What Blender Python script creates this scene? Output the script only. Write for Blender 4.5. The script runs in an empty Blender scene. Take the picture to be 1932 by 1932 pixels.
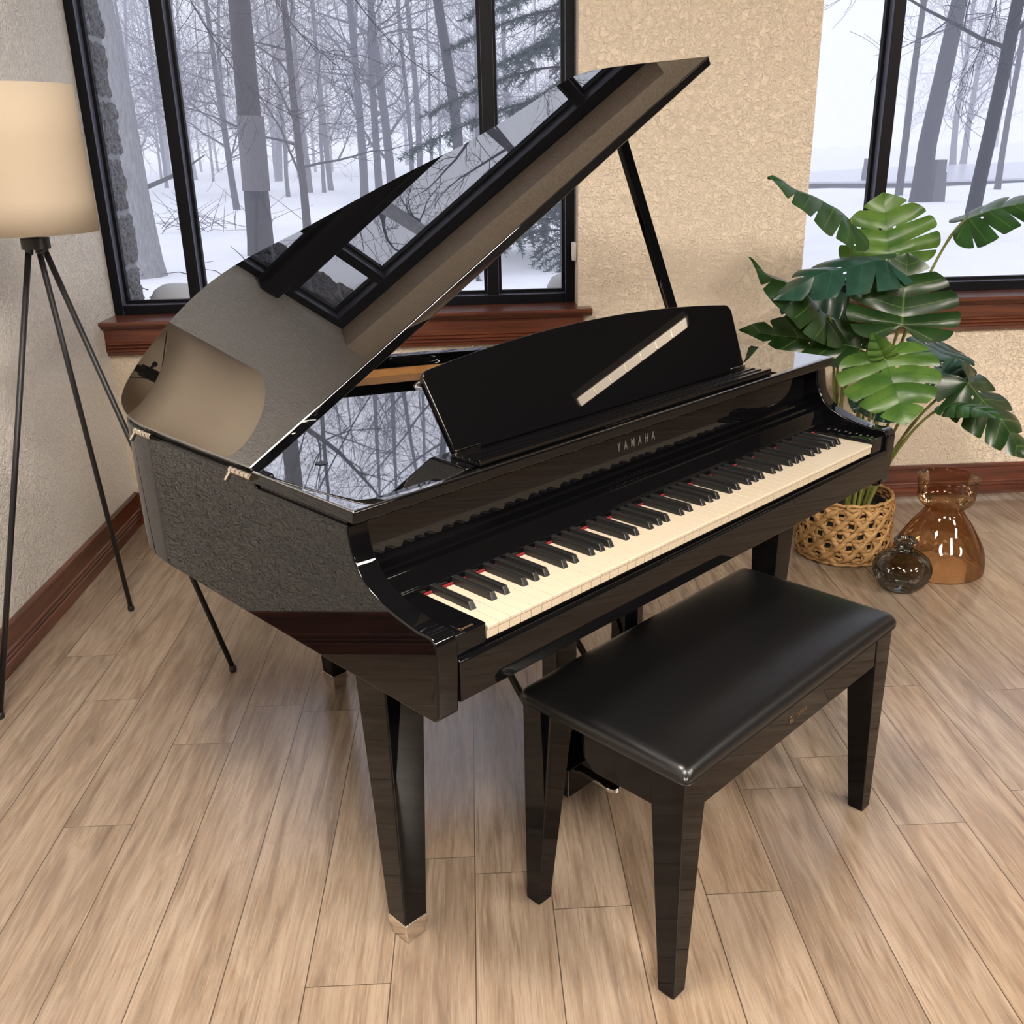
import bpy, bmesh, math, random
from mathutils import Vector, Matrix, noise as mnoise
PI = math.pi
scn = bpy.context.scene
COL = scn.collection
random.seed(7)

# ------------------------------------------------------------------ helpers
class MB:
    """collects verts / faces, builds ONE mesh object"""
    def __init__(s): s.v = []; s.f = []; s.uv = None
    def add(s, vs, fs):
        o = len(s.v); s.v += [tuple(p) for p in vs]; s.f += [tuple(i + o for i in f) for f in fs]
    def box(s, x0, x1, y0, y1, z0, z1):
        s.add([(x0,y0,z0),(x1,y0,z0),(x1,y1,z0),(x0,y1,z0),(x0,y0,z1),(x1,y0,z1),(x1,y1,z1),(x0,y1,z1)],
              [(3,2,1,0),(4,5,6,7),(0,1,5,4),(1,2,6,5),(2,3,7,6),(3,0,4,7)])
    def frustum(s, b, t, z0, z1):
        """b,t = (x0,x1,y0,y1)"""
        s.add([(b[0],b[2],z0),(b[1],b[2],z0),(b[1],b[3],z0),(b[0],b[3],z0),(t[0],t[2],z1),(t[1],t[2],z1),(t[1],t[3],z1),(t[0],t[3],z1)],
              [(3,2,1,0),(4,5,6,7),(0,1,5,4),(1,2,6,5),(2,3,7,6),(3,0,4,7)])
    def prism(s, poly, z0, z1, fn=None):
        """poly in (a,b) extruded from c=z0 to z1; fn maps (a,b,c) to xyz"""
        fn = fn or (lambda a, b, c: (a, b, c)); n = len(poly)
        s.add([fn(a, b, z0) for a, b in poly] + [fn(a, b, z1) for a, b in poly],
              [tuple(range(n - 1, -1, -1)), tuple(range(n, 2*n))] + [(i, (i+1) % n, n + (i+1) % n, n + i) for i in range(n)])
    def ring(s, outer, inner, z0, z1):
        n = len(outer)
        vs = [(x, y, z0) for x, y in outer] + [(x, y, z0) for x, y in inner] + [(x, y, z1) for x, y in outer] + [(x, y, z1) for x, y in inner]
        fs = []
        for i in range(n - 1):
            j = i + 1
            fs += [(i, j, 2*n + j, 2*n + i), (n + j, n + i, 3*n + i, 3*n + j), (2*n + i, 2*n + j, 3*n + j, 3*n + i), (j, i, n + i, n + j)]
        fs += [(n, 0, 2*n, 3*n), (n - 1, 2*n - 1, 4*n - 1, 3*n - 1)]
        s.add(vs, fs)
    def tube(s, pts, rad, n=8, caps=True):
        pts = [Vector(p) for p in pts]
        if not hasattr(rad, '__len__'): rad = [rad]*len(pts)
        o = len(s.v); m = len(pts); up = None
        for i, p in enumerate(pts):
            t = (pts[min(i+1, m-1)] - pts[max(i-1, 0)]).normalized()
            if up is None:
                a = t.orthogonal().normalized()
            else:
                a = (up - t*up.dot(t)); a = a.normalized() if a.length > 1e-6 else t.orthogonal().normalized()
            up = a; b = t.cross(a)
            for k in range(n):
                th = 2*PI*k/n; q = p + (a*math.cos(th) + b*math.sin(th))*rad[i]
                s.v.append((q.x, q.y, q.z))
        for i in range(m - 1):
            for k in range(n):
                k2 = (k+1) % n
                s.f.append((o+i*n+k, o+i*n+k2, o+(i+1)*n+k2, o+(i+1)*n+k))
        if caps:
            s.f.append(tuple(o + k for k in range(n-1, -1, -1))); s.f.append(tuple(o+(m-1)*n+k for k in range(n)))
    def lathe(s, prof, c=(0,0,0), n=48, closed=False):
        o = len(s.v); m = len(prof)
        for r, z in prof:
            for k in range(n):
                a = 2*PI*k/n; s.v.append((c[0]+r*math.cos(a), c[1]+r*math.sin(a), c[2]+z))
        for i in range(m if closed else m - 1):
            i2 = (i+1) % m
            for k in range(n):
                k2 = (k+1) % n
                s.f.append((o+i*n+k, o+i*n+k2, o+i2*n+k2, o+i2*n+k))
    def build(s, name, mat, parent=None, smooth=False, bevel=0, seg=2, angle=40, loc=None, sub=0):
        me = bpy.data.meshes.new(name); me.from_pydata(s.v, [], s.f); me.update()
        if s.uv:
            l = me.uv_layers.new(name='UVMap')
            for li, lp in enumerate(me.loops): l.data[li].uv = s.uv[lp.vertex_index]
        o = bpy.data.objects.new(name, me); COL.objects.link(o)
        if mat: me.materials.append(mat)
        if parent: o.parent = parent
        if loc: o.location = loc
        if smooth: me.polygons.foreach_set('use_smooth', [True]*len(me.polygons))
        if bevel:
            b = o.modifiers.new('Bevel', 'BEVEL'); b.width = bevel; b.segments = seg; b.limit_method = 'ANGLE'; b.angle_limit = math.radians(angle)
            me.polygons.foreach_set('use_smooth', [True]*len(me.polygons))
            w = o.modifiers.new('WN', 'WEIGHTED_NORMAL'); w.keep_sharp = True
        if sub:
            m_ = o.modifiers.new('Sub', 'SUBSURF'); m_.levels = sub; m_.render_levels = sub
        return o

def two_tone(o, mat, axis, lim):
    '''second material on the faces that look along one axis'''
    o.data.materials.append(mat)
    for p in o.data.polygons:
        if (p.normal[axis] > lim) if lim > 0 else (p.normal[axis] > lim): p.material_index = 1
    return o
def tag(o, label=None, cat=None, group=None, kind=None):
    if label: o['label'] = label
    if cat: o['category'] = cat
    if group: o['group'] = group
    if kind: o['kind'] = kind
    return o
def empty(name, loc=(0,0,0), rz=0):
    o = bpy.data.objects.new(name, None); COL.objects.link(o); o.location = loc; o.rotation_euler = (0,0,rz)
    o.empty_display_size = .1; return o
def catmull(P, k=6, closed=False):
    out = []; n = len(P); R = range(n if closed else n - 1)
    for i in R:
        p0 = P[(i-1) % n] if closed or i else P[0]; p1 = P[i]; p2 = P[(i+1) % n]
        p3 = P[(i+2) % n] if closed or i + 2 < n else P[-1]
        for j in range(k):
            t = j/k
            out.append(tuple(.5*((2*b)+(c-a)*t+(2*a-5*b+4*c-d)*t*t+(3*b-a-3*c+d)*t**3) for a,b,c,d in zip(p0,p1,p2,p3)))
    if not closed: out.append(tuple(P[-1]))
    return out

# ------------------------------------------------------------------ node materials
def nm(name):
    m = bpy.data.materials.new(name); m.use_nodes = True; nt = m.node_tree
    return m, nt, nt.nodes['Principled BSDF'], nt.nodes['Material Output']
def plain(name, col, rough=.5, metal=0, ior=None, spec=None, coat=0):
    m, nt, b, out = nm(name)
    b.inputs['Base Color'].default_value = (*col, 1); b.inputs['Roughness'].default_value = rough; b.inputs['Metallic'].default_value = metal
    if ior: b.inputs['IOR'].default_value = ior
    if coat: b.inputs['Coat Weight'].default_value = coat; b.inputs['Coat Roughness'].default_value = .05
    return m
class NT:
    def __init__(s, nt): s.nt = nt
    def n(s, typ, **kw):
        x = s.nt.nodes.new(typ)
        for k, v in kw.items():
            if k.startswith('i_'):
                x.inputs[k[2:].replace('_', ' ')].default_value = v
            else: setattr(x, k, v)
        return x
    def l(s, a, b): s.nt.links.new(a, b)
    def math(s, op, a, b=None, c=None):
        x = s.nt.nodes.new('ShaderNodeMath'); x.operation = op
        for i, q in enumerate((a, b, c)):
            if q is None: continue
            if isinstance(q, (int, float)): x.inputs[i].default_value = q
            else: s.l(q, x.inputs[i])
        return x.outputs[0]
    def ramp(s, fac, stops):
        x = s.nt.nodes.new('ShaderNodeValToRGB'); e = x.color_ramp.elements
        while len(e) < len(stops): e.new(.5)
        for q, (p, c) in zip(e, stops): q.position = p; q.color = (*c, 1)
        s.l(fac, x.inputs[0]); return x.outputs[0]
    def mix(s, fac, a, b, blend='MIX'):
        x = s.nt.nodes.new('ShaderNodeMix'); x.data_type = 'RGBA'; x.blend_type = blend
        for sk, q in ((x.inputs[0], fac), (x.inputs[6], a), (x.inputs[7], b)):
            if isinstance(q, (int, float)): sk.default_value = q
            elif isinstance(q, tuple): sk.default_value = (*q, 1)
            else: s.l(q, sk)
        return x.outputs[2]
    def comb(s, x, y, z=0):
        c = s.nt.nodes.new('ShaderNodeCombineXYZ')
        for i, q in enumerate((x, y, z)):
            if isinstance(q, (int, float)): c.inputs[i].default_value = q
            else: s.l(q, c.inputs[i])
        return c.outputs[0]
    def noise(s, vec, scale=5, detail=3, rough=.5, dist=0):
        x = s.nt.nodes.new('ShaderNodeTexNoise'); x.inputs['Scale'].default_value = scale; x.inputs['Detail'].default_value = detail
        x.inputs['Roughness'].default_value = rough; x.inputs['Distortion'].default_value = dist
        if vec is not None: s.l(vec, x.inputs['Vector'])
        return x.outputs['Fac']
    def bump(s, h, strength, dist, bsdf):
        x = s.nt.nodes.new('ShaderNodeBump'); x.inputs['Strength'].default_value = strength; x.inputs['Distance'].default_value = dist
        s.l(h, x.inputs['Height']); s.l(x.outputs[0], bsdf.inputs['Normal'])

def mat_wall(name, col):
    m, nt, b, out = nm(name); N = NT(nt); tc = N.n('ShaderNodeTexCoord').outputs['Object']
    a = N.noise(tc, 64, 3, .55, 1.6); c = N.noise(tc, 26, 2, .5, .8)
    h = N.math('ADD', N.math('MULTIPLY', N.math('SMOOTH_MIN', a, .56, .08), 1.0), N.math('MULTIPLY', c, .35))
    big = N.noise(tc, 1.3, 2)
    N.l(N.mix(N.math('MULTIPLY', big, .25), col, tuple(q*.9 for q in col)), b.inputs['Base Color'])
    b.inputs['Roughness'].default_value = .62
    N.bump(h, .85, .018, b); return m
def mat_floor():
    m, nt, b, out = nm('oak_plank_floor'); N = NT(nt)
    tc = N.n('ShaderNodeTexCoord').outputs['Object']; sp = N.n('ShaderNodeSeparateXYZ'); N.l(tc, sp.inputs[0]); x, y = sp.outputs[0], sp.outputs[1]
    W, L = .1524, 1.22
    u = N.math('DIVIDE', N.math('ADD', x, .188), W); row = N.math('FLOOR', u); fu = N.math('FRACT', u)
    wn = N.n('ShaderNodeTexWhiteNoise', noise_dimensions='1D'); N.l(row, wn.inputs['W'])
    v = N.math('DIVIDE', N.math('ADD', y, N.math('MULTIPLY', wn.outputs[0], L)), L); idx = N.math('FLOOR', v); fv = N.math('FRACT', v)
    w2 = N.n('ShaderNodeTexWhiteNoise', noise_dimensions='2D'); N.l(N.comb(row, idx), w2.inputs['Vector']); rnd = w2.outputs[0]
    du = N.math('MULTIPLY', N.math('MINIMUM', fu, N.math('SUBTRACT', 1, fu)), W); dv = N.math('MULTIPLY', N.math('MINIMUM', fv, N.math('SUBTRACT', 1, fv)), L)
    seam = N.math('LESS_THAN', N.math('MINIMUM', du, N.math('MULTIPLY', dv, 1.3)), .0011)
    off = N.math('MULTIPLY', rnd, 37.0)
    g1 = N.noise(N.comb(N.math('MULTIPLY', x, 7.5), N.math('MULTIPLY', y, 1.15), off), 1, 3, .55, .6)
    rings = N.math('FRACT', N.math('MULTIPLY', g1, 9.0))
    g2 = N.noise(N.comb(N.math('MULTIPLY', x, 120), N.math('MULTIPLY', y, 4.5), off), 1, 4, .7, .5)
    g3 = N.noise(N.comb(N.math('MULTIPLY', x, 26), N.math('MULTIPLY', y, 2.6), off), 1, 4, .6, .8)
    base = N.ramp(g3, [(.26, (.128,.094,.068)), (.43, (.235,.178,.131)), (.58, (.315,.248,.187)), (.80, (.385,.312,.240))])
    base = N.mix(N.ramp(rings, [(0, (.0,)*3), (.10, (.50,)*3), (.28, (.10,)*3), (1, (0,)*3)]), base, (.25,.17,.11))
    fine = N.ramp(g2, [(.33, (.75,)*3), (.46, (.05,)*3), (1, (0,)*3)])
    base = N.mix(fine, base, (.17,.115,.075))
    g4 = N.noise(N.comb(N.math('MULTIPLY', x, 330), N.math('MULTIPLY', y, 11), off), 1, 2, .6, .2)
    base = N.mix(N.ramp(g4, [(.30, (.45,)*3), (.48, (0,)*3), (.62, (0,)*3), (.8, (.0,)*3)]), base, (.20,.14,.095))
    base = N.mix(N.ramp(g4, [(.55, (0,)*3), (.75, (.35,)*3)]), base, (.46,.36,.26))
    tone = N.ramp(rnd, [(0, (.86,.84,.83)), (.5, (1,1,1)), (1, (1.0,.95,.90))])
    base = N.mix(1.0, base, tone, 'MULTIPLY')
    base = N.mix(seam, base, (.07,.05,.035))
    N.l(base, b.inputs['Base Color'])
    b.inputs['Specular IOR Level'].default_value = .85
    r = N.math('ADD', .13, N.math('MULTIPLY', g2, .14)); N.l(r, b.inputs['Roughness'])
    h = N.math('SUBTRACT', N.math('MULTIPLY', g2, .25), seam)
    N.bump(h, .35, .0012, b); return m
def mat_wood(name, c0, c1, axis='X', rough=.3, scale=1.0):
    m, nt, b, out = nm(name); N = NT(nt)
    tc = N.n('ShaderNodeTexCoord').outputs['Object']; mp = N.n('ShaderNodeMapping'); N.l(tc, mp.inputs[0])
    s = (60, 60, 60); s = tuple((3 if ax == axis else 42)*scale for ax in 'XYZ'); mp.inputs['Scale'].default_value = s
    g = N.noise(mp.outputs[0], 1, 4, .6, .4); N.l(N.ramp(g, [(.3, c0), (.7, c1)]), b.inputs['Base Color'])
    b.inputs['Roughness'].default_value = rough; b.inputs['Coat Weight'].default_value = .3; b.inputs['Coat Roughness'].default_value = .15
    return m
def mat_glass_sheet(name, tint, refl=1.0, edge=None):
    m, nt, b, out = nm(name); N = NT(nt); nt.nodes.remove(b)
    tr = N.n('ShaderNodeBsdfTransparent'); tr.inputs[0].default_value = (*tint, 1); gl = N.n('ShaderNodeBsdfGlossy'); gl.inputs['Roughness'].default_value = .005
    gl.inputs[0].default_value = (1, 1, 1, 1)
    if edge:
        lw = N.n('ShaderNodeLayerWeight'); lw.inputs[0].default_value = .5
        N.l(N.mix(N.math('POWER', lw.outputs['Facing'], 2.2), tint, edge), tr.inputs[0])
    fr = N.n('ShaderNodeFresnel'); fr.inputs[0].default_value = 1.5
    mx = N.n('ShaderNodeMixShader'); N.l(N.math('MULTIPLY', fr.outputs[0], refl), mx.inputs[0]); N.l(tr.outputs[0], mx.inputs[1]); N.l(gl.outputs[0], mx.inputs[2])
    N.l(mx.outputs[0], out.inputs[0]); return m
def mat_leaf(name, dark, light, vein, trans=.35, lobes=6.0):
    m, nt, b, out = nm(name); N = NT(nt)
    uv = N.n('ShaderNodeUVMap').outputs[0]; sp = N.n('ShaderNodeSeparateXYZ'); N.l(uv, sp.inputs[0])
    fu = N.math('FRACT', sp.outputs[0]); d = N.math('ABSOLUTE', N.math('SUBTRACT', fu, .5)); q = sp.outputs[1]
    vn = N.math('MAXIMUM', N.math('MULTIPLY', N.math('LESS_THAN', d, .022), N.math('LESS_THAN', q, .9)), N.math('LESS_THAN', q, .022))
    nz = N.noise(N.n('ShaderNodeTexCoord').outputs['Object'], 14, 3)
    col = N.mix(N.ramp(nz, [(.35, (0,)*3), (.7, (1,)*3)]), dark, light)
    col = N.mix(N.math('MULTIPLY', vn, .6), col, vein)
    N.l(col, b.inputs['Base Color']); b.inputs['Roughness'].default_value = .3; b.inputs['Specular IOR Level'].default_value = .6
    tl = N.n('ShaderNodeBsdfTranslucent'); N.l(N.mix(.4, col, (.16,.28,.04)), tl.inputs[0])
    mx = N.n('ShaderNodeMixShader'); mx.inputs[0].default_value = trans; N.l(b.outputs[0], mx.inputs[1]); N.l(tl.outputs[0], mx.inputs[2]); N.l(mx.outputs[0], out.inputs[0])
    N.bump(N.math('MULTIPLY', N.math('MULTIPLY', d, d), 3.0), .5, .012, b)
    return m
def mat_noise2(name, c0, c1, scale, rough=.7, bump=0, bd=.01, stretch=None):
    m, nt, b, out = nm(name); N = NT(nt); tc = N.n('ShaderNodeTexCoord').outputs['Object']
    if stretch:
        mp = N.n('ShaderNodeMapping'); mp.inputs['Scale'].default_value = stretch; N.l(tc, mp.inputs[0]); tc = mp.outputs[0]
    g = N.noise(tc, scale, 4, .6, .3); N.l(N.ramp(g, [(.3, c0), (.7, c1)]), b.inputs['Base Color']); b.inputs['Roughness'].default_value = rough
    if bump: N.bump(g, bump, bd, b)
    return m

M = {}
M['wall'] = mat_wall('textured_plaster', (.78,.665,.525))
M['wall_daylit'] = mat_wall('textured_plaster_daylit', (.80,.77,.72))  # same paint as the beige wall, with cool daylight put into its colour
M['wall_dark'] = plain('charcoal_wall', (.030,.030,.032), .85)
M['ceil'] = plain('ceiling_dark', (.10,.10,.10), .85)  # dark grey, keeps reflections in the music stand black
M['floor'] = mat_floor()
M['mahog'] = mat_wood('mahogany_trim', (.052,.014,.0075), (.155,.045,.022), 'X', .28)
M['mahogY'] = mat_wood('mahogany_trim_side', (.052,.014,.0075), (.155,.045,.022), 'Y', .28)
M['alu'] = plain('black_aluminium', (.003,.003,.005), .45, ior=1.25)
M['alu_sheen'] = plain('aluminium_reveal_sheen', (.085,.092,.135), .25)  # outdoor reflection on the reveals put into a bluish base colour
M['glass'] = mat_glass_sheet('window_glass', (.97,.975,.98), .35)
M['black'] = plain('piano_black_polish', (.0025,.0025,.003), .012, ior=1.39)
M['black_leg'] = plain('piano_black_leg_polish', (.0025,.0025,.003), .02, ior=1.30)
M['black_lid'] = plain('piano_black_mirror_polish', (.0035,.0035,.004), .008, ior=3.9)
M['black_deck'] = plain('piano_black_deck_polish', (.0035,.0035,.004), .012, ior=7.0)
M['black_satin'] = plain('black_satin', (.006,.006,.006), .3)
M['leather'] = mat_noise2('black_leatherette', (.0035,.0035,.004), (.006,.006,.0065), 180, .30, .10, .0012)
M['matte'] = plain('lamp_black_metal', (.008,.008,.009), .45)
M['chrome'] = plain('chrome', (.78,.77,.75), .08, 1)
M['brass'] = plain('polished_nickel', (.72,.66,.58), .1, 1)
M['ivory'] = plain('white_key_resin', (.47,.405,.31), .22)
M['ebony'] = plain('black_key_resin', (.012,.012,.012), .28)
M['red'] = plain('red_felt', (.17,.005,.010), .9)
M['veneer'] = mat_wood('spruce_veneer', (.36,.15,.035), (.50,.23,.06), 'X', .4)
M['letter'] = plain('letter_metal', (.13,.125,.115), .4)
M['gold'] = plain('gold_print', (.62,.38,.20), .35, .8)
M['bronze'] = plain('bronze_print', (.16,.10,.06), .45, .7)
M['cloth'] = plain('speaker_cloth', (.02,.022,.025), .9)
M['snow'] = mat_noise2('snow', (.86,.87,.90), (.93,.94,.96), .8, .9, .5, .15)
M['ice'] = plain('pond_ice', (.50,.51,.58), .25)
M['bark'] = mat_noise2('bark_grey', (.008,.009,.013), (.030,.030,.038), 14, .95, .8, .02, (6,6,.8))
M['bark_pale'] = mat_noise2('bark_pale', (.20,.20,.20), (.36,.36,.36), 10, .95, .7, .02, (5,5,.7))
M['reflection_band'] = mat_noise2('painted_glass_reflection', (.12,.11,.115), (.16,.15,.155), 14, .95, .5, .02, (6,6,.8))
M['twig'] = plain('twig', (.035,.033,.042), .95)
M['needle'] = mat_noise2('spruce_needles', (.028,.055,.05), (.085,.13,.12), 3, .8)
M['stone'] = mat_noise2('rock_faced_stone', (.07,.075,.09), (.34,.35,.38), 75, .7, 1.0, .03)
M['mortar'] = plain('grey_mortar', (.26,.27,.29), .9)
M['greystone'] = plain('grey_stone', (.42,.43,.45), .8)
M['post'] = plain('weathered_post', (.10,.095,.10), .9)
M['basket'] = mat_noise2('water_hyacinth', (.22,.115,.036), (.42,.245,.095), 30, .6, .4, .003)
M['pot'] = plain('dark_pot', (.012,.012,.008), .8)
M['stem'] = mat_noise2('plant_stem', (.10,.11,.02), (.19,.20,.05), 12, .45)
M['leafD'] = mat_leaf('monstera_dark', (.007,.026,.006), (.016,.050,.010), (.10,.16,.04), .14)
M['leafM'] = mat_leaf('monstera_mid', (.011,.045,.011), (.026,.085,.020), (.09,.18,.045), .18)
M['leafL'] = mat_leaf('monstera_light', (.050,.135,.022), (.14,.26,.050), (.035,.12,.02), .40)
M['leafSheen'] = mat_leaf('monstera_window_sheen', (.010,.042,.028), (.026,.080,.056), (.03,.10,.06), .14)  # window sheen on the leaves put into a bluish green colour
M['amber'] = mat_glass_sheet('amber_glass', (.77,.60,.43), .6, (.38,.225,.115))
M['smoke'] = mat_glass_sheet('smoke_glass', (.50,.51,.49), .75, (.12,.125,.12))
M['white'] = plain('white_plastic', (.80,.80,.78), .4)
M['chain'] = plain('dark_bead_chain', (.03,.03,.03), .4)
def mat_shade():
    m, nt, b, out = nm('linen_shade'); N = NT(nt); nz = N.noise(N.n('ShaderNodeTexCoord').outputs['Object'], 160, 2)
    N.l(N.mix(N.math('MULTIPLY', nz, .3), (.62,.535,.42), (.55,.475,.37)), b.inputs['Base Color']); b.inputs['Roughness'].default_value = .9
    tl = N.n('ShaderNodeBsdfTranslucent'); tl.inputs[0].default_value = (.70,.60,.47,1); mx = N.n('ShaderNodeMixShader'); mx.inputs[0].default_value = .45
    N.l(b.outputs[0], mx.inputs[1]); N.l(tl.outputs[0], mx.inputs[2]); N.l(mx.outputs[0], out.inputs[0]); return m
M['shade'] = mat_shade()
def mat_emit(name, col, st):
    m, nt, b, out = nm(name); b.inputs['Base Color'].default_value = (.8,.8,.8,1)
    b.inputs['Emission Color'].default_value = (*col, 1); b.inputs['Emission Strength'].default_value = st; return m
M['lampglow'] = mat_emit('lit_diffuser', (1,.90,.80), 76.0)
M['lampdim'] = mat_emit('lit_linen_diffuser', (1,.80,.60), 14.0)

# ------------------------------------------------------------------ room shell
XL, XR, YB, YF, ZC = -1.85, 8.6, 2.035, -5.2, 3.0
def struct(name, mb, mat, label=None, cat=None, **k):
    o = mb.build(name, mat, **k); o['kind'] = 'structure'
    if label: o['label'] = label; o['category'] = cat
    return o
b = MB(); b.box(XL-.2, XR+.2, YF-.2, 2.30, -.12, 0); struct('floor', b, M['floor'], 'light oak plank floor running towards the windows', 'floor')
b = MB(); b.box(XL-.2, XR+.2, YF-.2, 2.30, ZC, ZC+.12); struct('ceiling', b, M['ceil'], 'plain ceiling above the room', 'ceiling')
b = MB(); b.box(XL-.2, XL, YF-.2, 2.30, 0, ZC); struct('wall_left', b, M['wall_daylit'], 'textured wall with daylight in its paler colour behind the tripod floor lamp', 'wall')
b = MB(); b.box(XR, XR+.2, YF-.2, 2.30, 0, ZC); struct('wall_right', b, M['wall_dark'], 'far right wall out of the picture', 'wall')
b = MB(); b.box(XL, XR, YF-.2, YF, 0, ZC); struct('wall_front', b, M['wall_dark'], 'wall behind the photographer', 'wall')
W1 = (XL, -.052); W2 = (.809, 2.607); ZS, ZH = .80, 2.60
b = MB()
for x0, x1, z0, z1 in ((XL, XR, 0, ZS), (XL, XR, ZH, ZC), (W1[1], W2[0], ZS, ZH), (W2[1], XR, ZS, ZH)):
    b.box(x0, x1, YB, 2.30, z0, z1)
struct('wall_back', b, M['wall'], 'textured beige window wall with a pier between the two windows', 'wall')

def window(name, x0, x1, label):
    r = empty(name, ((x0+x1)/2, 2.15, .82)); tag(r, label, 'window', kind='structure'); ox, oy, oz = r.location
    f = MB(); f2 = []
    ZM0, ZM1 = 2.20, 2.28
    def bx(m, a, b_, c, d, z0, z1): m.box(a-ox, b_-ox, c-oy, d-oy, z0-oz, z1-oz)
    w = .036; mx = [(x0+w+.262, x0+w+.262+.045), (x1-w-.262-.045, x1-w-.262)]
    fr = MB()
    bx(fr, x0, x0+w, 2.15, 2.23, .82, 2.60); bx(fr, x1-w, x1, 2.15, 2.23, .82, 2.60)
    bx(fr, x0+w, x1-w, 2.15, 2.23, .82, .858); bx(fr, x0+w, x1-w, 2.15, 2.23, 2.54, 2.60); bx(fr, x0+w, x1-w, 2.15, 2.23, ZM0, ZM1)
    two_tone(fr.build('frame', M['alu'], r, bevel=.003), M['alu_sheen'], 1, -.5)
    for a, c in mx:
        g = MB(); bx(g, a, c, 2.148, 2.235, .858, ZM0); bx(g, a, c, 2.148, 2.235, ZM1, 2.54); two_tone(g.build('mullion', M['alu'], r, bevel=.003), M['alu_sheen'], 1, -.5)
    xs = [x0+w, mx[0][0], mx[0][1], mx[1][0], mx[1][1], x1-w]
    for z0, z1 in ((.858, ZM0), (ZM1, 2.54)):
        for i in (0, 2, 4):
            s = MB(); e = .012; a, c = xs[i], xs[i+1]
            bx(s, a, a+e, 2.19, 2.215, z0, z1); bx(s, c-e, c, 2.19, 2.215, z0, z1); bx(s, a+e, c-e, 2.19, 2.215, z0, z0+e); bx(s, a+e, c-e, 2.19, 2.215, z1-e, z1)
            bead = s.build('glazing_bead', M['alu'], r)
            p = MB(); bx(p, a+e, c-e, 2.201, 2.205, z0+e, z1-e); p.build('pane', M['glass'], bead)
    return r
window('window_1', *W1, 'wide black framed window behind the piano lid')
window('window_2', *W2, 'black framed window behind the potted monstera')
# roller blind cassettes under the transom bars
for (x0, x1), lb in ((W1, 'black roller blind cassette at the top of the window left of the pier'), (W2, 'black roller blind cassette at the top of the window behind the plant')):
    r = empty('roller_blind', ((x0+x1)/2, 2.11, 2.10)); tag(r, lb, 'blind', 'roller blinds of the two windows')
    h = (x1-x0)/2 - .006; c = MB(); c.prism([(-.03,.0),(.034,.0),(.034,.105),(-.022,.105),(-.034,.09),(-.036,.02)], -h, h, lambda a,b_,c_: (c_, a, b_)); c.build('cassette', M['alu'], r, bevel=.004)
    c = MB(); c.box(-h+.02, h-.02, .0, .012, -.022, 0); c.build('hem_bar', M['alu'], r, bevel=.003)
def chain(name, pts, label, beads=None, clip=None):
    r = empty(name, pts[0]); o = Vector(pts[0]); tag(r, label, 'blind chain')
    m = MB(); m.tube([Vector(p)-o for p in pts], .0012, 6); m.build('cord', M['chain'], r, smooth=True)
    m = MB(); L = 0; P = [Vector(p)-o for p in pts]
    for a, c in zip(P, P[1:]):
        n = max(1, int((c-a).length/.0085))
        for i in range(n):
            q = a.lerp(c, i/n); s = .0023
            m.add([q+Vector(d)*s for d in ((1,0,0),(-1,0,0),(0,1,0),(0,-1,0),(0,0,1),(0,0,-1))], [(0,2,4),(2,1,4),(1,3,4),(3,0,4),(2,0,5),(1,2,5),(3,1,5),(0,3,5)])
    bd = m.build('beads', M['chain'], r, smooth=True); bd['kind'] = 'stuff'
    return r
JX = W1[1]-.006
loop = [(JX, 2.075, 2.12)] + [(JX, 2.075, 2.12-i*.11) for i in range(1, 10)] + [(JX-.001, 2.075, 1.02), (JX-.003, 2.083, .995), (JX-.003, 2.092, .985), (JX-.002, 2.102, .997), (JX, 2.106, 1.03)] + [(JX, 2.106, 1.13+i*.12) for i in range(0, 9)]
chain('blind_chain', loop, 'dark bead chain hanging down the right side of the window behind the piano')
c = MB(); c.prism([(-.020,.056),(.022,.056),(.017,.012),(.006,-.012),(-.004,-.012),(-.014,.012)], -.012, .004, lambda a,b_,c_: (c_, a, b_)); o = c.build('chain_cleat', M['white'], bevel=.002, loc=(JX+.0, 2.088, 1.0))
tag(o, 'small white cleat holding the blind chain loop beside the window', 'cleat')
KX = W2[0]+.006
loop = [(KX, 2.075, 2.12-i*.1) for i in range(0, 10)] + [(KX+.004, 2.07, 1.15), (KX+.003, 2.065, 1.10), (KX-.0, 2.062, 1.07), (KX, 2.070, 1.05), (KX, 2.09, 1.055), (KX+.002, 2.1, 1.09)] + [(KX+.002, 2.1, 1.15+i*.1) for i in range(0, 10)]
chain('blind_chain', loop, 'dark bead chain looping at the left edge of the window behind the plant')

# sills (stool + moulded apron), baseboards
SILL = [(0,.822),(-.066,.822),(-.071,.818),(-.071,.812),(-.066,.806),(-.054,.803),(-.048,.796),(-.040,.790),(-.030,.788),(0,.788)]
APR = [(0,.792),(-.030,.792),(-.028,.742),(-.034,.738),(-.034,.733),(-.027,.729),(-.034,.725),(-.034,.720),(-.027,.716),(-.034,.712),(-.034,.707),(-.026,.703),(-.024,.690),(0,.690)]
def sill(name, x0, x1, xe0, xe1, label):
    m = MB(); ex = lambda a, z, x: (x, YB+a, z)
    m.prism(SILL, xe0, xe1, ex); m.prism(APR, xe0+(.0 if x0 == XL else .03), xe1-.03, ex); m.box(x0, x1, YB, 2.15, .80, .8215)
    return struct(name, m, M['mahog'], label, 'window sill')
sill('trim_1', W1[0], W1[1], XL, -.004, 'dark mahogany window sill behind the piano')
sill('trim_2', W2[0], W2[1], .757, 2.66, 'dark mahogany window sill behind the potted plant')
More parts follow.
